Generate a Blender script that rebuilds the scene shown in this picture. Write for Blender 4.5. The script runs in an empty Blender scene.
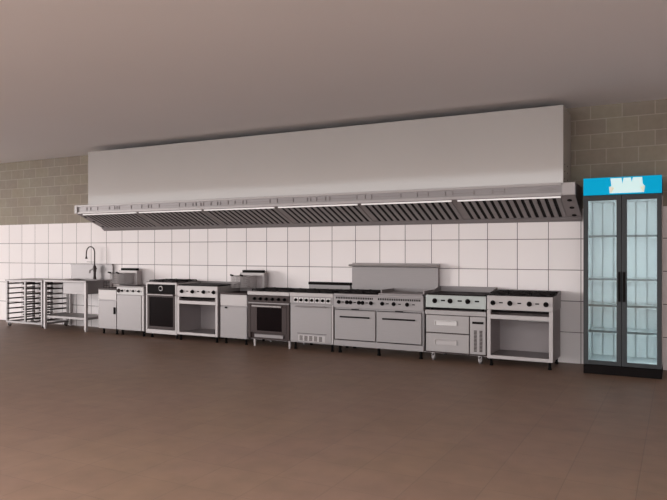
import bpy, bmesh, math, random
from mathutils import Vector, Matrix
random.seed(4)
S = bpy.context.scene
COL = S.collection
R = math.radians

# ------------------------------------------------------------------ camera
cam_d = bpy.data.cameras.new('camera')
cam_d.sensor_width = 36.0
cam_d.lens = 651.8 / 667.0 * 36.0
cam_d.shift_y = 1.15 / 667.0
cam_d.clip_end = 200
cam = bpy.data.objects.new('camera', cam_d)
COL.objects.link(cam)
cam.location = (0.0, -8.2212, 1.3422)
cam.rotation_euler = (R(90), 0, R(27.82))
S.camera = cam

# ------------------------------------------------------------------ world, lights, exposure
world = bpy.data.worlds.new('world')
S.world = world
world.use_nodes = True
bg = world.node_tree.nodes['Background']
bg.inputs['Strength'].default_value = 2.75
_n = world.node_tree.nodes
_l = world.node_tree.links
_tc = _n.new('ShaderNodeTexCoord')
_sp = _n.new('ShaderNodeSeparateXYZ')
_cr = _n.new('ShaderNodeValToRGB')
_l.new(_tc.outputs['Generated'], _sp.inputs[0])
_l.new(_sp.outputs['Z'], _cr.inputs[0])
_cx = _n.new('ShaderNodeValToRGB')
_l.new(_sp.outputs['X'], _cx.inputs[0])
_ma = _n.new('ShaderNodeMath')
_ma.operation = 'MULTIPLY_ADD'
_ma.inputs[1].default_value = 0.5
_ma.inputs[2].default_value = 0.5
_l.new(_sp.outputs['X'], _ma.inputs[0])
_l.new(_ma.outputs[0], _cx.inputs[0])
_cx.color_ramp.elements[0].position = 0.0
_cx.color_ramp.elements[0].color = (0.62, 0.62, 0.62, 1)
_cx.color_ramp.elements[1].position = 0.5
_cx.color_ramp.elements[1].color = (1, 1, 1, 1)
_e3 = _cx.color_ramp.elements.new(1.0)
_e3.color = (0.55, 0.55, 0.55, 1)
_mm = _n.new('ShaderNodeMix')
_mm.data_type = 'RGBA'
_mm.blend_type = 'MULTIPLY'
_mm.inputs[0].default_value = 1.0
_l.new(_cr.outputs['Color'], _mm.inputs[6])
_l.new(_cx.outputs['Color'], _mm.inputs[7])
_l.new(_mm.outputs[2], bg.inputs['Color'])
_cr.color_ramp.elements[0].position = 0.15
_cr.color_ramp.elements[0].color = (0.965, 0.97, 0.98, 1)
_cr.color_ramp.elements[1].position = 0.75
_cr.color_ramp.elements[1].color = (2.9, 2.9, 2.92, 1)


sd = bpy.data.lights.new('low_daylight', 'SUN')
sd.energy = 1.7
sd.angle = R(12)
sd.color = (1.0, 0.96, 0.94)
so = bpy.data.objects.new('low_daylight', sd)
COL.objects.link(so)
so.rotation_euler = Vector((0.86, 0.48, -0.06)).to_track_quat('-Z', 'Y').to_euler()

S.view_settings.view_transform = 'Standard'
S.view_settings.look = 'None'
S.view_settings.exposure = 0.0
S.view_settings.gamma = 1.0
S.view_settings.use_curve_mapping = False


# ------------------------------------------------------------------ materials
def new_mat(name):
    m = bpy.data.materials.new(name)
    m.use_nodes = True
    nt = m.node_tree
    return m, nt, nt.nodes['Principled BSDF']


def srgb(r, g, b):
    def c(v):
        v /= 255.0
        return v / 12.92 if v <= 0.04045 else ((v + 0.055) / 1.055) ** 2.4
    return (c(r), c(g), c(b), 1)


def plain(name, col, rough=0.5, metal=0.0, noise=0.06, scale=9.0, spec=0.5, stretch=(1, 1, 1), bump=0.0):
    """colour with a slight procedural mottling"""
    m, nt, p = new_mat(name)
    tc = nt.nodes.new('ShaderNodeTexCoord')
    mp = nt.nodes.new('ShaderNodeMapping')
    mp.inputs['Scale'].default_value = stretch
    nz = nt.nodes.new('ShaderNodeTexNoise')
    nz.inputs['Scale'].default_value = scale
    nz.inputs['Detail'].default_value = 3
    mx = nt.nodes.new('ShaderNodeMix')
    mx.data_type = 'RGBA'
    a = tuple(max(0, c * (1 - noise)) for c in col[:3]) + (1,)
    b = tuple(min(1, c * (1 + noise)) for c in col[:3]) + (1,)
    mx.inputs[6].default_value = a
    mx.inputs[7].default_value = b
    nt.links.new(tc.outputs['Object'], mp.inputs['Vector'])
    nt.links.new(mp.outputs['Vector'], nz.inputs['Vector'])
    nt.links.new(nz.outputs['Fac'], mx.inputs[0])
    nt.links.new(mx.outputs[2], p.inputs['Base Color'])
    p.inputs['Roughness'].default_value = rough
    p.inputs['Metallic'].default_value = metal
    p.inputs['Specular IOR Level'].default_value = spec
    if bump:
        bp = nt.nodes.new('ShaderNodeBump')
        bp.inputs['Strength'].default_value = bump
        bp.inputs['Distance'].default_value = 0.002
        nt.links.new(nz.outputs['Fac'], bp.inputs['Height'])
        nt.links.new(bp.outputs['Normal'], p.inputs['Normal'])
    return m


STEEL = plain('brushed_steel', srgb(142, 136, 136), 0.5, 0.45, 0.05, 6, stretch=(1, 1, 14))
STEEL_DIM = plain('worn_steel', srgb(134, 127, 127), 0.45, 0.35, 0.06, 6, stretch=(1, 1, 10))
STEEL_LIGHT = plain('polished_steel', srgb(170, 163, 162), 0.5, 0.3, 0.04, 6)
STEEL_GREEN = plain('greenish_steel', srgb(160, 164, 161), 0.4, 0.3, 0.05, 5)
STEEL_COOL = plain('satin_steel', srgb(154, 148, 147), 0.42, 0.3, 0.05, 5, stretch=(1, 1, 10))
STEEL_DARK = plain('dark_stainless', srgb(62, 50, 49), 0.5, 0.0, 0.08, 7, spec=0.2, stretch=(1, 1, 10))
STEEL_SHADE = plain('dull_inner_steel', srgb(158, 148, 148), 0.55, 0.2, 0.05, 5)
HOOD = plain('hood_cladding', srgb(190, 185, 182), 0.08, 0.08, 0.03, 1.2)
FILTER = plain('baffle_steel', srgb(132, 123, 123), 0.45, 0.3, 0.12, 8)
BLACK = plain('black_enamel', srgb(20, 16, 16), 0.6, 0.0, 0.2, 20, spec=0.05)
CAST = plain('cast_iron', srgb(26, 21, 21), 0.7, 0.0, 0.3, 40, bump=0.4, spec=0.15)
RUBBER = plain('black_rubber', srgb(16, 14, 14), 0.8, 0.0, 0.1, 20, spec=0.05)
GLASS_DARK = plain('oven_glass', srgb(16, 7, 8), 0.3, 0.0, 0.2, 3, spec=0.04)
WHITE = plain('white_enamel', srgb(214, 205, 203), 0.4, 0.0, 0.03, 6)
LABEL = plain('white_label', srgb(196, 191, 190), 0.5, 0.0, 0.02, 6)
CHARCOAL = plain('charcoal_frame', srgb(30, 33, 36), 0.5, 0.0, 0.06, 4)
COOLER_IN = plain('cooler_lining', srgb(214, 222, 224), 0.45, 0.0, 0.03, 3)
SHELF_GREY = plain('shelf_wire', srgb(58, 70, 72), 0.4, 0.2, 0.1, 8)


def emis(name, col, strength):
    m, nt, p = new_mat(name)
    p.inputs['Base Color'].default_value = col
    p.inputs['Emission Color'].default_value = col
    p.inputs['Emission Strength'].default_value = strength
    p.inputs['Roughness'].default_value = 0.7
    p.inputs['Specular IOR Level'].default_value = 0.1
    return m


BLUE = emis('cyan_header', srgb(0, 168, 214), 0.28)
FROST = emis('frosty_header_print', srgb(196, 222, 222), 0.55)
CREAM = emis('cream_header_print', srgb(216, 218, 200), 0.35)
LED = emis('hood_lamp_glow', (0.78, 0.74, 0.73, 1), 0.40)
LED_COOL = emis('cooler_lamp_glow', (0.92, 0.97, 1.0, 1), 7.5)


def glass_mat():
    m, nt, p = new_mat('clear_glass')
    nt.nodes.remove(p)
    out = nt.nodes['Material Output']
    tr = nt.nodes.new('ShaderNodeBsdfTransparent')
    tr.inputs['Color'].default_value = (0.93, 0.97, 0.97, 1)
    gl = nt.nodes.new('ShaderNodeBsdfGlossy')
    gl.inputs['Roughness'].default_value = 0.03
    fr = nt.nodes.new('ShaderNodeFresnel')
    fr.inputs['IOR'].default_value = 1.45
    mx = nt.nodes.new('ShaderNodeMixShader')
    nt.links.new(fr.outputs[0], mx.inputs[0])
    nt.links.new(tr.outputs[0], mx.inputs[1])
    nt.links.new(gl.outputs[0], mx.inputs[2])
    nt.links.new(mx.outputs[0], out.inputs['Surface'])
    return m


GLASS = glass_mat()


def grid_mat(name, axes, origin, bw, rh, mortar, c1, c2, cm, offset, rough, bump, noise_amt, noise_scale, mortar_smooth=0.1, spec=0.5, patch=None):
    """brick or tile pattern laid in object coordinates; axes e.g. ('X','Z')"""
    m, nt, p = new_mat(name)
    N = nt.nodes.new
    L = nt.links.new
    tc = N('ShaderNodeTexCoord')
    sp = N('ShaderNodeSeparateXYZ')
    L(tc.outputs['Object'], sp.inputs[0])
    cb = N('ShaderNodeCombineXYZ')
    for i, a in enumerate(axes):
        ad = N('ShaderNodeMath')
        ad.operation = 'SUBTRACT'
        L(sp.outputs[a], ad.inputs[0])
        ad.inputs[1].default_value = origin[i]
        L(ad.outputs[0], cb.inputs[i])
    br = N('ShaderNodeTexBrick')
    br.offset = offset
    br.squash = 1.0
    br.inputs['Scale'].default_value = 1.0
    br.inputs['Brick Width'].default_value = bw
    br.inputs['Row Height'].default_value = rh
    br.inputs['Mortar Size'].default_value = mortar
    br.inputs['Mortar Smooth'].default_value = mortar_smooth
    br.inputs['Bias'].default_value = 0.0
    br.inputs['Color1'].default_value = c1
    br.inputs['Color2'].default_value = c2
    br.inputs['Mortar'].default_value = cm
    L(cb.outputs[0], br.inputs['Vector'])
    nz = N('ShaderNodeTexNoise')
    nz.inputs['Scale'].default_value = noise_scale
    nz.inputs['Detail'].default_value = 5
    L(tc.outputs['Object'], nz.inputs['Vector'])
    mr = N('ShaderNodeMapRange')
    mr.inputs['From Min'].default_value = 0.3
    mr.inputs['From Max'].default_value = 0.7
    mr.inputs['To Min'].default_value = 1 - noise_amt
    mr.inputs['To Max'].default_value = 1 + noise_amt
    L(nz.outputs['Fac'], mr.inputs['Value'])
    mu = N('ShaderNodeMix')
    mu.data_type = 'RGBA'
    mu.blend_type = 'MULTIPLY'
    mu.inputs[0].default_value = 1.0
    L(br.outputs['Color'], mu.inputs[6])
    L(mr.outputs[0], mu.inputs[7])
    last = mu.outputs[2]
    if patch:
        n2 = N('ShaderNodeTexNoise')
        n2.inputs['Scale'].default_value = patch[1]
        n2.inputs['Detail'].default_value = 2
        L(tc.outputs['Object'], n2.inputs['Vector'])
        r2 = N('ShaderNodeMapRange')
        r2.inputs['From Min'].default_value = 0.4
        r2.inputs['From Max'].default_value = 0.62
        L(n2.outputs['Fac'], r2.inputs['Value'])
        m2 = N('ShaderNodeMix')
        m2.data_type = 'RGBA'
        m2.blend_type = 'MULTIPLY'
        m2.inputs[7].default_value = patch[0]
        L(r2.outputs[0], m2.inputs[0])
        L(last, m2.inputs[6])
        last = m2.outputs[2]
    L(last, p.inputs['Base Color'])
    p.inputs['Roughness'].default_value = rough
    p.inputs['Specular IOR Level'].default_value = spec
    if bump:
        iv = N('ShaderNodeMath')
        iv.operation = 'SUBTRACT'
        iv.inputs[0].default_value = 1.0
        L(br.outputs['Fac'], iv.inputs[1])
        ad = N('ShaderNodeMath')
        ad.operation = 'MULTIPLY_ADD'
        ad.inputs[1].default_value = 0.25
        L(nz.outputs['Fac'], ad.inputs[0])
        L(iv.outputs[0], ad.inputs[2])
        bp = N('ShaderNodeBump')
        bp.inputs['Strength'].default_value = bump
        bp.inputs['Distance'].default_value = 0.004
        L(ad.outputs[0], bp.inputs['Height'])
        L(bp.outputs['Normal'], p.inputs['Normal'])
    return m


T = 0.372
TILE = grid_mat('white_wall_tile', ('X', 'Z'), (-0.27 - 100 * T, -20 * T), T, T, 0.0045,
                srgb(240, 232, 231), srgb(236, 228, 227), srgb(104, 90, 90), 0.0, 0.6, 0.25, 0.012, 2.0, spec=0.2)
BLOCK = grid_mat('grey_block', ('X', 'Z'), (-0.566 - 0.343 * 60, 1.658 - 0.177 * 20), 0.343, 0.177, 0.0055,
                 srgb(152, 144, 128), srgb(144, 134, 123), srgb(172, 163, 149), 0.5, 0.85, 0.5, 0.05, 14.0,
                 patch=((0.95, 0.91, 0.90, 1), 1.3))
FLOOR = grid_mat('brown_floor_tile', ('X', 'Y'), (-0.2 - 0.384 * 100, -3.453 - 0.3725 * 60), 0.384, 0.3725, 0.0022,
                 srgb(122, 97, 82), srgb(118, 93, 79), srgb(98, 77, 66), 0.0, 0.5, 0.35, 0.10, 5.0, 0.4, 0.35,
                 patch=((0.97, 0.98, 0.92, 1), 0.8))
CEIL = plain('painted_ceiling', srgb(230, 227, 228), 0.85, 0.0, 0.02, 0.8)
OUTER = plain('plaster', srgb(170, 160, 158), 0.85, 0.0, 0.02, 0.8)


# ------------------------------------------------------------------ mesh builder
class MB:
    def __init__(self):
        self.bm = bmesh.new()

    def box(self, x0, x1, y0, y1, z0, z1):
        v = [self.bm.verts.new((x, y, z)) for x in (x0, x1) for y in (y0, y1) for z in (z0, z1)]
        for f in ((0, 1, 3, 2), (4, 6, 7, 5), (0, 4, 5, 1), (2, 3, 7, 6), (0, 2, 6, 4), (1, 5, 7, 3)):
            self.bm.faces.new([v[i] for i in f])
        return self

    def prism_x(self, pts, x0, x1):
        """(y,z) outline extruded along x"""
        a = [self.bm.verts.new((x0, y, z)) for y, z in pts]
        b = [self.bm.verts.new((x1, y, z)) for y, z in pts]
        n = len(pts)
        self.bm.faces.new(a)
        self.bm.faces.new(b[::-1])
        for i in range(n):
            self.bm.faces.new([a[i], b[i], b[(i + 1) % n], a[(i + 1) % n]])
        return self

    def prism_y(self, pts, y0, y1):
        a = [self.bm.verts.new((x, y0, z)) for x, z in pts]
        b = [self.bm.verts.new((x, y1, z)) for x, z in pts]
        n = len(pts)
        self.bm.faces.new(a)
        self.bm.faces.new(b[::-1])
        for i in range(n):
            self.bm.faces.new([a[i], b[i], b[(i + 1) % n], a[(i + 1) % n]])
        return self

    def cyl(self, p0, p1, r0, r1=None, n=14):
        r1 = r0 if r1 is None else r1
        p0, p1 = Vector(p0), Vector(p1)
        d = (p1 - p0).normalized()
        u = d.orthogonal().normalized()
        w = d.cross(u)
        A, B = [], []
        for i in range(n):
            a = 2 * math.pi * i / n
            q = u * math.cos(a) + w * math.sin(a)
            A.append(self.bm.verts.new(p0 + q * r0))
            B.append(self.bm.verts.new(p1 + q * r1))
        self.bm.faces.new(A[::-1])
        self.bm.faces.new(B)
        for i in range(n):
            self.bm.faces.new([A[i], A[(i + 1) % n], B[(i + 1) % n], B[i]])
        return self

    def tube(self, pts, r, n=8):
        pts = [Vector(p) for p in pts]
        rings = []
        u = None
        for i, p in enumerate(pts):
            d = (pts[min(i + 1, len(pts) - 1)] - pts[max(i - 1, 0)]).normalized()
            u = d.orthogonal().normalized() if u is None else (u - d * u.dot(d)).normalized()
            w = d.cross(u)
            rings.append([self.bm.verts.new(p + (u * math.cos(2 * math.pi * k / n) + w * math.sin(2 * math.pi * k / n)) * r) for k in range(n)])
        self.bm.faces.new(rings[0][::-1])
        self.bm.faces.new(rings[-1])
        for a, b in zip(rings, rings[1:]):
            for k in range(n):
                self.bm.faces.new([a[k], a[(k + 1) % n], b[(k + 1) % n], b[k]])
        return self

    def build(self, name, mat, parent=None, bevel=0.0, label=None, smooth=False, loc=None):
        bmesh.ops.recalc_face_normals(self.bm, faces=self.bm.faces)
        me = bpy.data.meshes.new(name)
        self.bm.to_mesh(me)
        self.bm.free()
        me.materials.append(mat)
        o = bpy.data.objects.new(name, me)
        COL.objects.link(o)
        if parent:
            o.parent = parent
        if loc:
            o.location = loc
        if smooth:
            for f in me.polygons:
                f.use_smooth = len(f.vertices) == 4
        if bevel:
            b = o.modifiers.new('bevel', 'BEVEL')
            b.width = bevel
            b.segments = 2
            b.limit_method = 'ANGLE'
        if label:
            o['label'] = label
        return o


def thing(name, label, cat, loc, group=None):
    o = bpy.data.objects.new(name, None)
    COL.objects.link(o)
    o.location = loc
    o.empty_display_size = 0.1
    o['label'] = label
    o['category'] = cat
    if group:
        o['group'] = group
    return o


def struct(name, mb, mat, bevel=0.0):
    o = mb.build(name, mat, None, bevel)
    o['kind'] = 'structure'
    return o


YF = -0.6   # front plane of the cooking line


# ------------------------------------------------------------------ structure
XL, XR, YB = -18.0, 6.0, -12.0
struct('floor', MB().box(XL, XR, YB, 0.2, -0.1, 0.0), FLOOR)
struct('ceiling', MB().box(XL, 6.0, -7.5, 0.2, 3.057, 3.17), CEIL)
struct('wall_back', MB().box(XL, XR, 0.012, 0.2, 0.0, 3.057), BLOCK)
struct('trim_1', MB().box(XL, XR, 0.0, 0.012, 0.0, 5 * T - 0.012), TILE)

struct('added_shade_wall', MB().box(1.8, 1.95, -5.5, 0.2, 0.0, 3.056), OUTER)  # unseen wall added to block sky light so the right side darkens

# ------------------------------------------------------------------ hood
hood = thing('extractor_hood', 'long stainless extractor hood with slatted filters spanning above all the cookers', 'hood', (-8.87, -0.6, 1.70))
HL = 7.87
DX0, DX1 = 0.27, 7.745
duct = MB().box(DX0, DX1, -0.0, 0.59, 0.40, 1.275).build('duct_casing', HOOD, hood, 0.004)
# front rail: an upper and a lower lip with a recessed channel between
fa = MB()
fa.box(0.0, HL - 0.0, -0.012, 0.10, 0.272, 0.395)
fa.box(0.03, HL - 0.14, -0.03, -0.012, 0.375, 0.405)
fa.box(0.03, HL - 0.14, -0.026, -0.012, 0.262, 0.290)
fa.build('front_rail', STEEL_LIGHT, hood, 0.003)
MB().box(0.03, HL - 0.14, -0.0135, -0.012, 0.296, 0.372).build('rail_channel', STEEL, hood)
x = 0.25
while x < HL - 0.75:
    w = random.choice((0.02, 0.03, 0.14, 0.26, 0.40))
    fit = MB().box(x, x + 0.010, -0.022, -0.0135, 0.312, 0.362)
    if w < 0.05:
        x += random.choice((0.05, 0.09, 0.16))
    else:
        fit.box(x + 0.010, x + w, -0.018, -0.0135, 0.330, 0.338)
        fit.box(x + w, x + w + 0.010, -0.022, -0.0135, 0.312, 0.362)
        x += w + random.choice((0.06, 0.12, 0.22))
    fit.build('rail_fitting', FILTER, hood)
MB().prism_y([(HL - .42, .334), (HL - .36, .352), (HL - .26, .356), (HL - .18, .334), (HL - .26, .312), (HL - .36, .316)], -0.018, -0.0135).build('maker_badge', STEEL_DIM, hood)
for xe in ((-0.012, 0.045), (HL - 0.125, HL + 0.006)):
    MB().box(xe[0], xe[1], -0.036, 0.06, 0.266, 0.405).build('end_cap', LABEL if xe[0] < 1 else STEEL_LIGHT, hood, 0.004, 'pale corner cap')
# underside slope: front (y .0, z .255) to back (y .58, z .02)
ya, za, yb, zb = 0.0, 0.262, 0.575, 0.035


def slope(t, off=0.0):
    dy, dz = yb - ya, zb - za
    l = math.hypot(dy, dz)
    return (ya + dy * t + off * dz / l, za + dz * t - off * dy / l)


body = MB()
body.prism_x([slope(0, 0), slope(1, 0), (0.59, 0.0), (0.595, 0.0), (0.595, 0.40), (0.0, 0.40), (0.0, 0.272)], 0.0, HL)
body.build('canopy_body', FILTER, hood, 0.002)
tr_ = MB()
p0, p1 = slope(0.955, 0.0), slope(1.0, 0.0)
tr_.prism_x([slope(0.93, -0.001), slope(0.93, 0.012), (0.575, 0.012), (0.592, -0.004), (0.592, 0.02), slope(1.0, -0.001)], 0.0, HL)
tr_.build('lower_gutter', STEEL_DIM, hood)
segs = [(-8.718, -7.534), (-7.471, -6.238), (-6.182, -4.953), (-4.887, -3.672), (-3.615, -2.412), (-2.337, -1.153)]
for a, b in segs:
    a += 8.87
    b += 8.87
    y, z = slope(0.035, 0.016)
    MB().box(a, b, -0.008, 0.018, 0.238, 0.256).build('lamp_strip', LED, hood, 0.002, 'bright lamp strip')
    # filter panel with raised ribs and dark slots
    n = 13
    fp = MB()
    sl = MB()
    step = (b - a - 0.03) / n
    for i in range(n):
        x0 = a + 0.02 + i * step
        fp.prism_x([slope(0.08, 0), slope(0.92, 0), slope(0.92, 0.008), slope(0.08, 0.008)], x0 + step * 0.44, x0 + step)
        sl.prism_x([slope(0.09, 0.0), slope(0.91, 0.0), slope(0.91, 0.005), slope(0.09, 0.005)], x0 + 0.001, x0 + step * 0.44 - 0.001)
    f = fp.build('filter_panel', STEEL_DIM, hood, 0.002)
    sl.build('filter_slots', BLACK, f)
for xh in (0.075, HL - 0.075):
    for t in (0.2, 0.52, 0.86):
        y, z = slope(t, 0.0)
        y2, z2 = slope(t, 0.004)
        MB().cyl((xh, y, z), (xh, y2, z2), 0.027).build('bolt_hole', BLACK, hood)
for z in (0.46, 0.54, 0.62):
    for y in (0.1, 0.3):
        MB().cyl((DX1, y, z), (DX1 + 0.003, y, z), 0.009, n=8).build('rivet', BLACK, duct)


# ------------------------------------------------------------------ small parts
def knobs(par, pts, r=0.022, y=0.0, mat=None, back=None):
    r *= 1.12
    for x, z in pts:
        m = MB().cyl((x, y, z), (x, y - 0.006, z), r, r, 18)
        m.cyl((x, y - 0.006, z), (x, y - 0.03, z), r * 0.78, r * 0.66, 18)
        m.box(x - r * 0.16, x + r * 0.16, y - 0.036, y - 0.03, z - r * 0.6, z + r * 0.6)
        m.build('control_knob', mat or BLACK, par)
        if back:
            MB().box(x - back, x + back, y - 0.002, y, z - back, z + back).build('knob_plate', LABEL, par)


def marks(par, pts, w=0.022, h=0.007, y=0.0, mat=None):
    m = MB()
    for x, z in pts:
        m.box(x - w, x + w, y - 0.002, y, z - h, z + h)
    m.build('panel_markings', mat or BLACK, par)


def feet(par, spots, z1=0.09, r=0.02, mat=None):
    for x, y in spots:
        MB().cyl((x, y, z1), (x, y, 0.03), r * 0.8, r * 0.8).cyl((x, y, 0.03), (x, y, 0.0), r * 0.8, r * 1.1).build('foot', mat or RUBBER, par)


def handle_bar(par, x0, x1, z, y=0.0, r=0.009, mat=None, off=0.035):
    m = MB().cyl((x0, y - off, z), (x1, y - off, z), r, r, 12)
    for x in (x0 + 0.03, x1 - 0.03):
        m.cyl((x, y, z), (x, y - off, z), r * 0.8, r * 0.8, 10)
    return m.build('door_handle', mat or STEEL_LIGHT, par)


def caster(par, x, y, h=0.10, r=0.038):
    f = MB().cyl((x, y, h), (x, y, h - 0.012), 0.028)
    f.box(x - 0.020, x - 0.015, y - 0.02, y + 0.03, r * 0.8, h - 0.012)
    f.box(x + 0.015, x + 0.020, y - 0.02, y + 0.03, r * 0.8, h - 0.012)
    fo = f.build('caster', STEEL_LIGHT, par)
    MB().cyl((x - 0.013, y + 0.005, r), (x + 0.013, y + 0.005, r), r, r, 20).build('wheel', RUBBER if r < 0.03 else STEEL, fo)


def grates(par, x0, x1, y0, y1, z, n, rows=2):
    """cast-iron pan supports, each over its burner"""
    w = (x1 - x0) / n
    d = (y1 - y0) / rows
    for i in range(n):
        for j in range(rows):
            a, b = x0 + i * w + 0.008, x0 + (i + 1) * w - 0.008
            c, e = y0 + j * d + 0.008, y0 + (j + 1) * d - 0.008
            g = MB()
            t = 0.010
            g.box(a, b, c, c + t, z + 0.012, z + 0.028).box(a, b, e - t, e, z + 0.012, z + 0.028)
            g.box(a, a + t, c, e, z + 0.012, z + 0.028).box(b - t, b, c, e, z + 0.012, z + 0.028)
            mx, my = (a + b) / 2, (c + e) / 2
            g.box(mx - t / 2, mx + t / 2, c, my - 0.03, z + 0.012, z + 0.032).box(mx - t / 2, mx + t / 2, my + 0.03, e, z + 0.012, z + 0.032)
            g.box(a, mx - 0.03, my - t / 2, my + t / 2, z + 0.012, z + 0.032).box(mx + 0.03, b, my - t / 2, my + t / 2, z + 0.012, z + 0.032)
            for X in (a, b - t):
                for Y in (c, e - t):
                    g.box(X, X + t, Y, Y + t, z, z + 0.012)
            gr = g.build('pan_support', CAST, par)
            MB().cyl((mx, my, z), (mx, my, z + 0.014), 0.045, 0.035, 16).build('burner', CAST, par)


def shell(w, d, z0, z1, t=0.02, front_open=True):
    """carcass: sides, back, bottom, top"""
    m = MB()
    m.box(0, t, 0, d, z0, z1).box(w - t, w, 0, d, z0, z1)
    m.box(t, w - t, d - t, d, z0, z1)
    m.box(t, w - t, 0.0, d - t, z0, z0 + t)
    return m


# ------------------------------------------------------------------ tray rack
rack = thing('tray_rack', 'low mobile tray rack with slide rails at the far left', 'rack', (-10.685, YF, 0))
RW, RD, RH = 0.965, 0.565, 0.835
posts = [(0.0, 0), (0.49, 0), (RW - 0.04, 0), (0.0, RD - 0.03), (0.49, RD - 0.03), (RW - 0.04, RD - 0.03)]
for x, y in posts:
    MB().box(x, x + 0.04, y, y + 0.03, 0.09, RH - 0.03).build('post', STEEL if y < 0.1 else STEEL_DIM, rack, 0.003)
MB().box(-0.01, RW + 0.01, -0.01, RD + 0.01, RH - 0.03, RH).build('top_panel', STEEL_DIM, rack, 0.003)
fr = MB().box(0.0, RW, 0.0, 0.03, 0.065, 0.095).box(0.0, RW, RD - 0.03, RD, 0.065, 0.095)
for x in (0, 0.49, RW - 0.04):
    fr.box(x, x + 0.04, 0.03, RD - 0.03, 0.065, 0.095)
fr.build('base_frame', STEEL, rack)
for z in (0.125, 0.215, 0.305, 0.395, 0.485, 0.575, 0.665, 0.75):
    for x in (0.04, 0.455, 0.53, 0.89):
        g = MB().box(x, x + 0.004, 0.0, RD, z, z + 0.022)
        g.box(x, x + 0.035, 0.0, RD, z, z + 0.004)
        g.build('tray_runner', STEEL_DARK, rack)
for x, y in ((0.03, 0.05), (RW - 0.03, 0.05), (0.03, RD - 0.05), (RW - 0.03, RD - 0.05)):
    caster(rack, x, y, 0.07, 0.026)

# ------------------------------------------------------------------ sink table
st = thing('sink_table', 'stainless sink table with undershelf and tall rear splashback, beside the tray rack', 'sink table', (-9.69, YF, 0))
TW, TD, TH = 1.04, 0.57, 0.85
tp = MB().box(0, TW, 0, 0.02, TH - 0.035, TH)
BX0, BX1, BY0, BY1 = 0.40, 0.98, 0.07, 0.44
tp.box(0, BX0, 0.02, TD, TH - 0.02, TH).box(BX1, TW, 0.02, TD, TH - 0.02, TH)
tp.box(BX0, BX1, 0.02, BY0, TH - 0.02, TH).box(BX0, BX1, BY1, TD, TH - 0.02, TH)
tp.build('table_top', STEEL_DIM, st, 0.003)
b = MB()
zb0 = 0.63
b.box(BX0, BX1, BY0 + 0.0, BY0 + 0.01, zb0, TH - 0.021).box(BX0, BX1, BY1 - 0.01, BY1, zb0, TH - 0.021)
b.box(BX0, BX0 + 0.01, BY0, BY1, zb0, TH - 0.021).box(BX1 - 0.01, BX1, BY0, BY1, zb0, TH - 0.021)
b.box(BX0, BX1, BY0, BY1, zb0 - 0.01, zb0)
b.build('sink_basin', STEEL, st)
for x, y in ((0.0, 0.0), (TW - 0.045, 0.0), (0.0, TD - 0.045), (TW - 0.045, TD - 0.045)):
    MB().box(x, x + 0.045, y, y + 0.045, 0.03, TH - 0.036).cyl((x + .0225, y + .0225, 0.03), (x + .0225, y + .0225, 0), 0.02).build('leg', STEEL_LIGHT, st, 0.003)
MB().box(0.02, TW - 0.02, 0.02, TD - 0.02, 0.195, 0.235).build('undershelf', STEEL, st, 0.003)
MB().box(0.03, TW + 0.02, TD - 0.015, TD + 0.005, TH, 1.112).box(0.03, TW + 0.02, TD - 0.03, TD + 0.005, 1.10, 1.115).build('splashback', STEEL, st, 0.002)
fc = thing('faucet', 'tall spring-neck rinse faucet rising from the sink table', 'faucet', (-8.985, -0.115, TH + 0.001))
MB().cyl((0, 0, 0), (0, 0, 0.05), 0.03, 0.024).cyl((0, 0, 0.05), (0, 0, 0.24), 0.022, 0.022).build('faucet_body', STEEL_DARK, fc)
arc = [(0, 0, 0.24), (0, 0, 0.42)]
for k in range(0, 13):
    a = math.pi * k / 12
    arc.append((-0.09 + 0.09 * math.cos(a), -0.02 * k / 12, 0.47 + 0.10 * math.sin(a)))
arc += [(-0.18, -0.022, 0.40)]
MB().tube(arc, 0.010).build('spring_neck', STEEL_DARK, fc, smooth=True)
MB().cyl((-0.18, -0.022, 0.40), (-0.18, -0.022, 0.355), 0.012, 0.022).build('spray_head', STEEL_DARK, fc)
MB().cyl((-0.005, 0, 0.20), (-0.09, -0.03, 0.15), 0.010).cyl((-0.09, -0.03, 0.165), (-0.09, -0.03, 0.105), 0.014).build('side_valve', STEEL_DIM, fc)
MB().cyl((0.01, 0, 0.30), (-0.18, -0.01, 0.305), 0.004).build('guide_arm', STEEL_DIM, fc)
MB().cyl((0.01, -0.005, 0.13), (0.075, -0.02, 0.20), 0.008, 0.006).cyl((0, 0, 0.14), (0, 0, 0.23), 0.028).build('lever', STEEL_DARK, fc)


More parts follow.
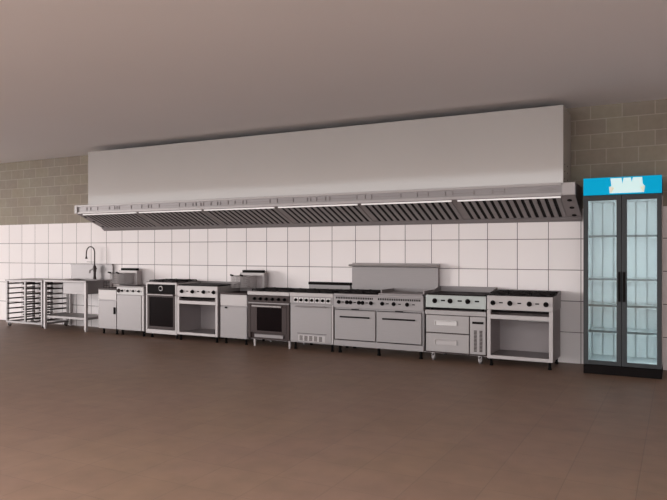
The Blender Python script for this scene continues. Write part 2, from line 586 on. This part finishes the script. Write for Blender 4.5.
# ------------------------------------------------------------------ fryers
def fryer(X0, label, w, bx, flue):
    f = thing('deep_fryer', label, 'fryer', (X0, YF, 0))
    d = 0.565
    c = MB().box(0, w, 0.02, d, 0.085, 0.70)
    c.build('body', STEEL, f, 0.003)
    MB().box(0.006, w - 0.006, 0.0, 0.019, 0.557, 0.715).build('front_panel', STEEL_LIGHT, f, 0.003)
    dr = MB().box(0.006, w - 0.006, 0.0, 0.019, 0.09, 0.54).build('door', STEEL, f, 0.003)
    if label.startswith('left') or X0 < -7:
        MB().box(w - 0.05, w - 0.028, -0.022, 0.0, 0.33, 0.44).build('handle', BLACK, dr, 0.004, 'black door handle')
    else:
        MB().box(0.09, 0.13, -0.012, 0.0, 0.515, 0.538).build('handle', BLACK, dr, 0.003, 'small black catch')
    t = MB().box(0, w, 0.0, 0.035, 0.716, 0.742).box(0, w, 0.43, d, 0.701, 0.742)
    t.box(0, 0.035, 0.035, 0.43, 0.701, 0.742).box(w - 0.035, w, 0.035, 0.43, 0.701, 0.742)
    t.build('tank_rim', STEEL_DARK, f, 0.002)
    MB().box(0.036, w - 0.036, 0.036, 0.429, 0.701, 0.712).build('frying_tank', BLACK, f)
    fl = MB()
    z0, z1 = 0.743, 0.99
    fx0, fx1 = flue
    fl.box(fx0, fx0 + 0.035, 0.455, 0.55, z0, z1).box(fx1 - 0.035, fx1, 0.455, 0.55, z0, z1)
    fl.box(fx0, fx1, 0.445, 0.55, z1 - 0.012, z1 + 0.028)
    fl.box(fx0 + 0.035, fx1 - 0.035, 0.455, 0.55, z0, z0 + 0.03)
    fo = fl.build('flue_housing', STEEL_LIGHT, f, 0.002)
    MB().box(fx0 + 0.036, fx1 - 0.036, 0.475, 0.545, z0 + 0.031, z1 - 0.013).build('recessed_back', STEEL_SHADE, fo)
    MB().box(fx0 + 0.035, fx1 - 0.045, 0.46, 0.54, z1 + 0.024, z1 + 0.066).build('flue_vent', BLACK, fo, label='black flue outlet')
    feet(f, ((0.06, 0.07), (w - 0.06, 0.07), (0.06, d - 0.06), (w - 0.06, d - 0.06)))
    return f


def basket(X, Y, Z, label, tilt=0.0):
    k = thing('fry_basket', label, 'basket', (X, Y, Z), 'wire fry baskets hanging on the deep fryers')
    w, d, h = 0.145, 0.20, 0.17
    m = MB()
    r = 0.0024
    for i in range(8):
        x = w * i / 7
        m.cyl((x, 0, 0), (x, 0, h), r, n=5).cyl((x, d, 0), (x, d, h), r, n=5).cyl((x, 0, 0), (x, d, 0), r, n=5)
    for i in range(10):
        y = d * i / 9
        m.cyl((0, y, 0), (0, y, h), r, n=5).cyl((w, y, 0), (w, y, h), r, n=5).cyl((0, y, 0), (w, y, 0), r, n=5)
    for i in range(7):
        z = h * i / 6
        rr = r if i < 6 else 0.006
        m.cyl((0, 0, z), (w, 0, z), rr, n=5).cyl((0, d, z), (w, d, z), rr, n=5).cyl((0, 0, z), (0, d, z), rr, n=5).cyl((w, 0, z), (w, d, z), rr, n=5)
    m.build('wire_mesh', STEEL_LIGHT, k)
    MB().tube([(w * .3, 0, h), (w * .4, -0.03, h + .008), (w * .45, -0.06, h + .014)], 0.005).tube([(w * .7, 0, h), (w * .6, -0.03, h + .008), (w * .55, -0.06, h + .014)], 0.005).build('handle', STEEL_DIM, k)
    MB().cyl((w * .5, -0.05, h + .012), (w * .5, -0.11, h + .024), 0.012).build('handle_grip', BLACK, k, label='black grip')


fryer(-8.368, 'narrow deep fryer between the sink table and the five-knob cabinet', 0.412, 0, (0.0, 0.408))
fryer(-5.888, 'deep fryer between the open-base cooker and the dark stainless range', 0.478, 0, (0.03, 0.465))
basket(-8.36, -0.355, 0.80, 'wire basket standing over the left half of the fryer next to the sink')
basket(-8.18, -0.355, 0.80, 'wire basket over the right half of the fryer next to the sink')
basket(-5.875, -0.355, 0.80, 'wire basket over the left half of the fryer beside the dark range')
basket(-5.70, -0.355, 0.80, 'wire basket over the right half of the fryer beside the dark range')

# ------------------------------------------------------------------ five-knob cabinet
u = thing('cooker_cabinet', 'pale cooker cabinet with five labelled knobs over one plain door', 'cooker', (-7.952, YF, 0))
w, d = 0.58, 0.565
MB().box(0, w, 0.02, d, 0.085, 0.755).build('body', STEEL_DIM, u, 0.003)
MB().box(0.0, w - 0.006, 0.0, 0.019, 0.652, 0.765).build('control_panel', LABEL, u, 0.003)
dr = MB().box(0.004, w - 0.055, 0.0, 0.019, 0.09, 0.644).build('door', STEEL, u, 0.003)
MB().box(w - 0.045, w - 0.004, 0.004, 0.019, 0.09, 0.644).build('side_strip', STEEL_LIGHT, u, 0.002)
knobs(u, [(0.125 + i * 0.118, 0.712) for i in range(4)], 0.017)
knobs(u, [(0.045, 0.712)], 0.030, mat=STEEL_DARK)
marks(u, [(0.175 + i * 0.118, 0.722) for i in range(3)], 0.012, 0.010, 0.0, STEEL_DIM)
tp = MB().box(0, w, 0.0, 0.04, 0.766, 0.785).box(0, w, 0.50, d, 0.756, 0.785).box(0, 0.03, 0.04, 0.50, 0.756, 0.785).box(w - 0.03, w, 0.04, 0.50, 0.756, 0.785)
tp.build('top_rim', STEEL_DIM, u, 0.002)
MB().box(0.031, w - 0.031, 0.041, 0.499, 0.756, 0.770).build('cooking_well', STEEL_DARK, u)
feet(u, ((0.06, 0.07), (w - 0.06, 0.07), (0.06, d - 0.06), (w - 0.06, d - 0.06)))

# ------------------------------------------------------------------ black glass oven
ov = thing('glass_door_oven', 'tall-front oven with black glass door, round dial and pan supports on top', 'oven', (-7.328, YF, 0))
w, d = 0.62, 0.565
m = MB().box(0, 0.03, 0.0, d, 0.07, 0.862).box(w - 0.03, w, 0.0, d, 0.07, 0.862)
m.box(0.03, w - 0.03, 0.0, d, 0.83, 0.862).box(0.03, w - 0.03, 0.0, d, 0.07, 0.135).box(0.03, w - 0.03, d - 0.02, d, 0.135, 0.83)
m.build('body', STEEL_LIGHT, ov, 0.003)
cp = MB().box(0.032, w - 0.032, 0.006, 0.40, 0.695, 0.828).build('control_panel', BLACK, ov, 0.002)
dl = MB().cyl((0.305, 0.006, 0.768), (0.305, -0.008, 0.768), 0.040, 0.038, 28).build('dial_ring', LABEL, cp, label='pale dial ring')
MB().cyl((0.305, -0.008, 0.768), (0.305, -0.018, 0.768), 0.027, 0.025, 24).box(0.302, 0.308, -0.021, -0.018, 0.768, 0.792).build('dial_knob', BLACK, dl)
dr = MB().box(0.034, w - 0.034, 0.0, 0.03, 0.14, 0.185).box(0.034, w - 0.034, 0.0, 0.03, 0.635, 0.688).box(0.034, 0.07, 0.0, 0.03, 0.185, 0.635).box(w - 0.07, w - 0.034, 0.0, 0.03, 0.185, 0.635)
dr = dr.build('door', STEEL_DARK, ov, 0.002)
MB().box(0.071, w - 0.071, 0.008, 0.022, 0.186, 0.634).build('door_glass', GLASS_DARK, dr)
handle_bar(dr, 0.045, w - 0.045, 0.672, 0.0, 0.011)
hb = MB().box(0.0, w, 0.0, d, 0.8621, 0.8665).build('hob_plate', STEEL_DARK, ov)
grates(ov, 0.03, w - 0.03, 0.03, d - 0.04, 0.8665, 2, 2)
feet(ov, ((0.06, 0.08), (w - 0.06, 0.08), (0.06, d - 0.06), (w - 0.06, d - 0.06)), 0.069)


# ------------------------------------------------------------------ open-base cookers
def open_cooker(name, label, cat, X0, w, knob_x, mark_x, ztop, top_kind, shelf_bar):
    o = thing(name, label, cat, (X0, YF, 0))
    d = 0.565
    MB().box(0, w, 0.0, d, 0.657, ztop).build('control_panel', STEEL_LIGHT, o, 0.004)
    m = MB()
    m.box(0.004, 0.022, 0.03, d - 0.02, 0.085, 0.656).box(w - 0.022, w - 0.004, 0.03, d - 0.02, 0.085, 0.656)
    m.box(0.022, w - 0.022, d - 0.035, d - 0.02, 0.085, 0.656)
    m.build('side_panels', STEEL_SHADE, o)
    fr = MB().box(0, 0.042, 0.0, 0.028, 0.085, 0.656).box(w - 0.042, w, 0.0, 0.028, 0.085, 0.656)
    fr.box(0.042, w - 0.042, 0.0, 0.028, 0.55, 0.60).box(0.042, w - 0.042, 0.0, 0.028, 0.085, 0.125)
    fr.build('front_frame', STEEL_LIGHT, o, 0.003)
    MB().box(0.023, w - 0.023, 0.03, d - 0.036, 0.095, 0.118).build('base_shelf', STEEL_DIM, o)
    # dark burner box seen through the slot over the bar
    MB().box(0.044, w - 0.044, 0.05, d - 0.04, 0.625, 0.655).build('drip_tray', BLACK, o)
    if shelf_bar:
        MB().box(0.28, w - 0.044, 0.40, 0.43, 0.50, 0.54).build('inner_rail', LABEL, o)
    knobs(o, [(x, 0.738) for x in knob_x], 0.026)
    marks(o, [(x, 0.742) for x in mark_x])
    if top_kind == 'grill':
        MB().box(0.012, w - 0.012, 0.02, d - 0.05, ztop, ztop + 0.012).build('grill_plate', CAST, o)
        grates(o, 0.02, w - 0.02, 0.03, d - 0.06, ztop + 0.012, 3, 2)
    else:
        MB().box(0.012, w - 0.012, 0.02, d - 0.05, ztop, ztop + 0.018).build('griddle_plate', CAST, o)
    s = MB().box(0, w, d - 0.03, d, ztop, ztop + 0.045)
    s.prism_x([(0.25, ztop), (d - 0.03, ztop), (d - 0.03, ztop + 0.045)], w - 0.008, w)
    s.build('rear_upstand', STEEL_DIM, o)
    feet(o, ((0.04, 0.04), (w - 0.04, 0.04), (0.04, d - 0.06), (w - 0.04, d - 0.06)), 0.084, 0.02)
    return o


open_cooker('open_base_cooker', 'open-base cooker with four black knobs, between the black glass oven and a fryer', 'cooker', -6.70, 0.765,
            (0.095, 0.30, 0.51, 0.695), (0.198, 0.404, 0.608), 0.823, 'griddle', False)
open_cooker('open_base_range', 'open-base range with four knobs and an empty cavity, last in line before the blue-topped cooler', 'range', -1.98, 0.744,
            (0.069, 0.265, 0.485, 0.669), (0.162, 0.373, 0.573), 0.822, 'grill', True)

# ------------------------------------------------------------------ dark stainless range
rg = thing('dark_range', 'dark stainless oven range with six knobs, a bar handle and pale legs', 'range', (-5.398, YF, 0))
w, d = 0.695, 0.565
MB().box(0, w, 0.03, d, 0.10, 0.725).build('body', STEEL_DARK, rg, 0.003)
MB().box(-0.0, w, -0.012, d, 0.726, 0.776).build('hob_top', STEEL_LIGHT, rg, 0.004)
cp = MB().box(0.004, w - 0.004, 0.0, 0.029, 0.628, 0.724).build('control_panel', STEEL_DARK, rg, 0.002)
MB().box(0.004, w - 0.004, -0.010, 0.029, 0.606, 0.622).build('panel_strip', STEEL_DIM, rg)
knobs(rg, [(0.117 + i * 0.0995, 0.673) for i in range(6)], 0.021)
dr = MB().box(0.05, 0.155, 0.0, 0.028, 0.20, 0.60).box(w - 0.125, w - 0.05, 0.0, 0.028, 0.20, 0.60).box(0.155, w - 0.125, 0.0, 0.028, 0.20, 0.225).box(0.155, w - 0.125, 0.0, 0.028, 0.55, 0.60)
dr = dr.build('oven_door', STEEL_DARK, rg, 0.002)
MB().box(0.156, w - 0.126, 0.006, 0.02, 0.226, 0.549).build('door_glass', GLASS_DARK, dr)
handle_bar(dr, 0.095, w - 0.115, 0.573, 0.0, 0.012)
MB().box(0.11, w - 0.11, 0.005, 0.029, 0.13, 0.175).build('kick_panel', STEEL_DIM, rg, 0.003)
MB().box(0.004, 0.046, 0.0, 0.029, 0.12, 0.60).box(w - 0.046, w - 0.004, 0.0, 0.029, 0.12, 0.60).build('side_trim', STEEL_DARK, rg, 0.002)
grates(rg, 0.02, w - 0.02, 0.05, d - 0.03, 0.7765, 3, 2)
MB().box(0.015, w - 0.015, 0.04, d - 0.02, 0.7762, 0.7775).build('hob_well', BLACK, rg)
for x, y in ((0.09, 0.05), (w - 0.025, 0.05), (0.06, d - 0.06), (w - 0.06, d - 0.06)):
    MB().cyl((x, y, 0.10), (x, y, 0.0), 0.020, 0.016).build('leg', STEEL_LIGHT, rg, label='pale round leg')

# ------------------------------------------------------------------ seven-knob range
r7 = thing('seven_knob_range', 'pale oven range with seven knobs on white plates and a slotted bottom vent', 'range', (-4.697, YF, 0))
w, d = 0.672, 0.565
MB().box(0, w, 0.02, d, 0.10, 0.765).build('body', STEEL, r7, 0.003)
MB().box(0, w, -0.01, 0.019, 0.729, 0.778).build('front_rail', STEEL_LIGHT, r7, 0.004)
cp = MB().box(0.0, w, 0.0, 0.019, 0.635, 0.728).build('control_panel', STEEL, r7, 0.002)
knobs(r7, [(0.097 + i * 0.0835, 0.680) for i in range(7)], 0.019, back=0.034)
dr = MB().box(0.01, w - 0.03, 0.0, 0.019, 0.118, 0.624).build('oven_door', STEEL, r7, 0.003)
handle_bar(dr, 0.105, 0.57, 0.597, 0.0, 0.009, STEEL_DIM)
MB().box(0.12, 0.57, -0.003, 0.0, 0.226, 0.231).build('door_seam', BLACK, dr)
vp = MB().box(0.135, 0.545, -0.002, 0.0, 0.122, 0.208).build('vent_plate', STEEL_LIGHT, dr)
for i in range(5):
    lv = MB()
    for k in range(5):
        lv.box(0.155 + i * 0.075, 0.205 + i * 0.075, -0.004, -0.002, 0.132 + k * 0.014, 0.141 + k * 0.014)
    lv.build('vent_slots', STEEL_DARK, dr)
MB().box(w - 0.024, w - 0.004, 0.0, 0.019, 0.11, 0.624).build('side_strip', STEEL_LIGHT, r7)
MB().box(0.012, w - 0.012, 0.02, d - 0.06, 0.7655, 0.78).build('hob_well', BLACK, r7)
grates(r7, 0.02, w - 0.02, 0.03, d - 0.07, 0.78, 3, 2)
sp = MB().box(0.005, w - 0.005, d - 0.05, d, 0.7655, 0.8635).build('rear_upstand', STEEL, r7, 0.002)
MB().box(0.0, w, d - 0.06, d + 0.004, 0.864, 0.902).build('black_cap', BLACK, sp)
feet(r7, ((0.05, 0.07), (w - 0.05, 0.07), (0.05, d - 0.06), (w - 0.05, d - 0.06)), 0.10)

# ------------------------------------------------------------------ double oven range
dbl = thing('double_oven_range', 'wide range with two ovens side by side and a tall splashback topped by a shelf', 'range', (-4.018, YF, 0))
w, d = 1.252, 0.565
MB().box(0, w, 0.025, d, 0.10, 0.755).build('body', STEEL, dbl, 0.003)
MB().box(0.0, w, -0.008, 0.024, 0.60, 0.757).build('control_panel', STEEL, dbl, 0.004)
MB().box(0.0, w, -0.008, d, 0.758, 0.785).build('top_frame', STEEL, dbl, 0.003)
for a, b_, n in ((0.045, 0.56, 22), (0.65, 1.205, 24)):
    lv = MB()
    for i in range(n):
        x = a + (b_ - a) * i / (n - 1)
        lv.box(x - 0.0075, x + 0.0075, -0.010, -0.008, 0.718, 0.744)
    lv.build('vent_slots', BLACK, dbl)
knobs(dbl, [(x, 0.675) for x in (0.081, 0.199, 0.251, 0.373, 0.424, 0.543, 0.701, 0.858, 1.038)], 0.023, -0.008)
marks(dbl, [(x, 0.676) for x in (0.14, 0.312, 0.484, 0.774, 0.937, 1.123)], 0.018, 0.006, -0.008)
for x0, x1 in ((0.016, 0.600), (0.622, 1.222)):
    dr = MB().box(x0, x1, 0.0, 0.024, 0.185, 0.570).build('oven_door', STEEL, dbl, 0.004)
    MB().box(x0 + 0.08, x1 - 0.08, -0.022, 0.0, 0.474, 0.492).build('door_handle', BLACK, dr, 0.004, 'dark bar handle')
    MB().box(x0, x1, 0.004, 0.024, 0.574, 0.578).box(x0, x1, 0.004, 0.024, 0.178, 0.183).box((x0 + x1) / 2 - .05, (x0 + x1) / 2 + .05, 0.0, 0.02, 0.578, 0.588).build('door_gap', BLACK, dr)
MB().box(0.0, w, 0.0, 0.024, 0.10, 0.174).build('kick_panel', STEEL, dbl, 0.003)
MB().box(0.02, 0.62, 0.03, d - 0.06, 0.7855, 0.788).build('hob_well', BLACK, dbl)
grates(dbl, 0.03, 0.61, 0.035, d - 0.07, 0.788, 3, 2)
gd = MB().box(0.64, w - 0.02, 0.01, d - 0.06, 0.7855, 0.805).build('griddle_plate', STEEL_DIM, dbl, 0.003)
MB().box(0.64, 0.655, 0.08, d - 0.06, 0.8055, 0.845).box(w - 0.035, w - 0.02, 0.08, d - 0.06, 0.8055, 0.845).box(0.655, w - 0.035, d - 0.08, d - 0.06, 0.8055, 0.845).build('griddle_guard', STEEL_DIM, gd)
MB().box(0.015, w + 0.012, d - 0.05, d, 0.7855, 1.128).build('splashback', STEEL, dbl, 0.003)
sh = MB().prism_x([(d, 1.129), (d - 0.05, 1.129), (d - 0.13, 1.135), (d - 0.145, 1.15), (d - 0.13, 1.163), (d - 0.02, 1.166), (d - 0.015, 1.18), (d, 1.18)], 0.005, w + 0.022)
sh.build('high_shelf', STEEL_LIGHT, dbl, 0.002)
feet(dbl, ((0.06, 0.07), (w - 0.06, 0.07), (0.62, 0.07), (0.06, d - 0.06), (w - 0.06, d - 0.06)), 0.10, 0.024)

# ------------------------------------------------------------------ chef base with griddle on top
cb = thing('refrigerated_base', 'low refrigerated base on casters with two drawers and a vented side panel, under the griddle', 'refrigerator', (-2.742, YF, 0))
w, d = 0.752, 0.56
MB().box(0, w, 0.025, d, 0.10, 0.565).build('body', STEEL_DARK, cb, 0.003)
MB().box(-0.0, w, -0.006, d, 0.568, 0.625).build('top_slab', STEEL_COOL, cb, 0.006)
for z0, z1, zz in ((0.352, 0.562, 0.47), (0.118, 0.340, 0.235)):
    dr = MB().box(0.008, 0.545, 0.0, 0.024, z0, z1).build('drawer', STEEL_COOL, cb, 0.004)
    h = MB().box(0.12, 0.40, -0.012, 0.0, zz + 0.022, zz + 0.032).box(0.12, 0.13, -0.012, 0.0, zz - 0.028, zz + 0.022).box(0.39, 0.40, -0.012, 0.0, zz - 0.028, zz + 0.022).box(0.13, 0.39, -0.006, 0.0, zz - 0.028, zz + 0.02)
    h.build('drawer_handle', LABEL if z0 > .3 else STEEL_LIGHT, dr, 0.002)
sp = MB().box(0.558, w - 0.008, 0.0, 0.024, 0.118, 0.562).build('vent_panel', STEEL_COOL, cb, 0.003)
MB().box(0.585, 0.72, -0.003, 0.0, 0.478, 0.505).build('display_strip', BLACK, sp)
for a in (0.605, 0.672):
    vs = MB()
    for k in range(16):
        vs.box(a, a + 0.035, -0.003, 0.0, 0.150 + k * 0.016, 0.161 + k * 0.016)
    vs.build('vent_grille', STEEL_DARK, sp)
for x in (0.085, w - 0.085):
    for y in (0.06, d - 0.07):
        caster(cb, x, y, 0.10, 0.036)

gr = thing('countertop_griddle', 'countertop griddle with greenish steel front and three knobs, standing on the drawer base', 'griddle', (-2.738, YF, 0.625))
w, d = 0.745, 0.555
MB().box(0, w, 0.0, 0.02, 0.03, 0.182).build('control_panel', STEEL_GREEN, gr, 0.004)
MB().box(0.0, w, 0.021, d, 0.03, 0.175).build('body', STEEL_DIM, gr, 0.003)
MB().box(0.014, w - 0.014, 0.022, d - 0.02, 0.1752, 0.197).build('griddle_plate', CAST, gr, 0.002)
s = MB().box(0.0, w, d - 0.015, d, 0.1752, 0.265)
for x0, x1 in ((0.0, 0.012), (w - 0.012, w)):
    s.prism_x([(0.10, 0.1755), (d - 0.016, 0.1755), (d - 0.016, 0.265), (0.38, 0.245)], x0, x1)
s.build('splash_guard', STEEL_DIM, gr, 0.001)
knobs(gr, [(0.115, 0.112), (0.308, 0.115), (0.526, 0.116)], 0.027)
marks(gr, [(0.220, 0.118), (0.428, 0.119), (0.638, 0.12)], 0.026, 0.009)
for x in (0.07, w - 0.05):
    for y in (0.04, d - 0.06):
        MB().cyl((x, y, 0.03), (x, y, 0.0), 0.018).build('foot', RUBBER, gr)

# ------------------------------------------------------------------ cooler
co = thing('display_cooler', 'tall two-door glass display cooler with a bright blue header', 'cooler', (-0.915, YF, 0))
w, d, H = 0.772, 0.56, 2.14
m = MB()
m.box(0, 0.03, 0.045, d, 0.105, 1.95).box(0.03, w - 0.03, d - 0.03, d, 0.105, 1.95)
m.box(w / 2 - 0.035, w / 2 + 0.035, 0.0405, 0.046, 0.105, 1.95)  # centre strip added to stop lamp glow leaking through the door gap
m.box(0.03, w - 0.03, 0.045, d - 0.03, 1.91, 1.95).box(0.03, w - 0.03, 0.045, d - 0.03, 0.105, 0.135)
m.build('cabinet', CHARCOAL, co, 0.002)
MB().box(w - 0.03, w, 0.045, d, 0.105, 1.95).build('side_panel', WHITE, co, 0.002, 'white right side panel')
MB().box(0, w, 0.01, d, 0.0, 0.10).build('plinth', BLACK, co, 0.003)
hd = MB().box(0, w, 0.02, d, 1.955, H - 0.01).build('header_box', CHARCOAL, co, 0.003)
hs = MB().box(0.0, w, 0.0, 0.019, 1.952, H).build('header_sign', BLUE, co, 0.002)
# frosty splash printed on the header
top, bot = H - 0.012, 1.966
MB().prism_y([(0.275, top), (0.385, top), (0.395, top - 0.065), (0.405, top), (0.475, top), (0.485, top - 0.05), (0.495, top), (0.585, top),
              (0.59, top - 0.07), (0.612, top - 0.10), (0.602, bot), (0.268, bot), (0.262, top - 0.10), (0.285, top - 0.08)], -0.0012, 0.0).build('header_print', FROST, hs)
MB().prism_y([(0.262, top - 0.09), (0.318, top - 0.10), (0.288, bot + 0.004), (0.272, bot + 0.004)], -0.002, -0.0012).prism_y(
    [(0.612, top - 0.09), (0.565, top - 0.105), (0.588, bot + 0.004), (0.600, bot + 0.004)], -0.002, -0.0012).build('print_corner', CREAM, hs)
ln = MB()
ln.box(0.031, 0.036, 0.05, d - 0.031, 0.136, 1.909).box(w - 0.036, w - 0.031, 0.05, d - 0.031, 0.136, 1.909)
ln.box(0.036, w - 0.036, 0.05, d - 0.031, 0.136, 0.142).box(0.036, w - 0.036, 0.05, d - 0.031, 1.903, 1.909)
ln.box(0.036, w - 0.036, d - 0.036, d - 0.031, 0.142, 1.903)
for k in range(6):
    x = 0.045 + k * 0.1155
    ln.box(x, x + 0.100, d - 0.075, d - 0.036, 0.145, 1.90)
ln.box(w / 2 - 0.02, w / 2 + 0.02, 0.07, 0.09, 0.145, 1.90)
ln.build('inner_lining', COOLER_IN, co)
for x in (w / 2 - 0.030, w / 2 + 0.018, w - 0.047):
    MB().box(x, x + 0.010, 0.050, 0.080, 0.16, 1.89).build('lamp_tube', LED_COOL, co, label='glowing lamp tube')
for z in (1.505, 1.033, 0.743, 0.458):
    s = MB().box(0.042, w - 0.042, 0.095, 0.108, z - 0.012, z + 0.012)
    so_ = s.build('shelf', SHELF_GREY, co)
    MB().box(0.042, w - 0.042, 0.109, d - 0.08, z + 0.002, z + 0.008).build('shelf_plate', COOLER_IN, so_, label='pale shelf plate')
    for a_, b_ in ((0.05, w / 2 - .05), (w / 2 + .05, w - .05)):
        tk = MB()
        for k in range(14):
            x = a_ + (b_ - a_) * k / 14
            tk.box(x, x + 0.009, 0.091, 0.095, z - 0.020, z - 0.011)
        tk.build('price_clips', COOLER_IN, so_)
for a, b_ in ((0.0, w / 2 - 0.002), (w / 2 + 0.002, w)):
    z0, z1 = 0.105, 1.948
    fx = 0.047
    l = fx if a == 0 else 0.049
    r_ = 0.049 if a == 0 else fx
    dr = MB().box(a, a + l, 0.0, 0.04, z0, z1).box(b_ - r_, b_, 0.0, 0.04, z0, z1).box(a + l, b_ - r_, 0.0, 0.04, z0, z0 + 0.043).box(a + l, b_ - r_, 0.0, 0.04, z1 - 0.055, z1)
    dr = dr.build('glass_door', CHARCOAL, co, 0.003)
    MB().box(a + l, b_ - r_, 0.016, 0.022, z0 + 0.043, z1 - 0.055).build('door_glass', GLASS, dr)
    hx = b_ - 0.032 if a == 0 else a + 0.012
    MB().box(hx, hx + 0.02, -0.03, 0.0, 0.80, 1.12).build('door_handle', BLACK, dr, 0.004)
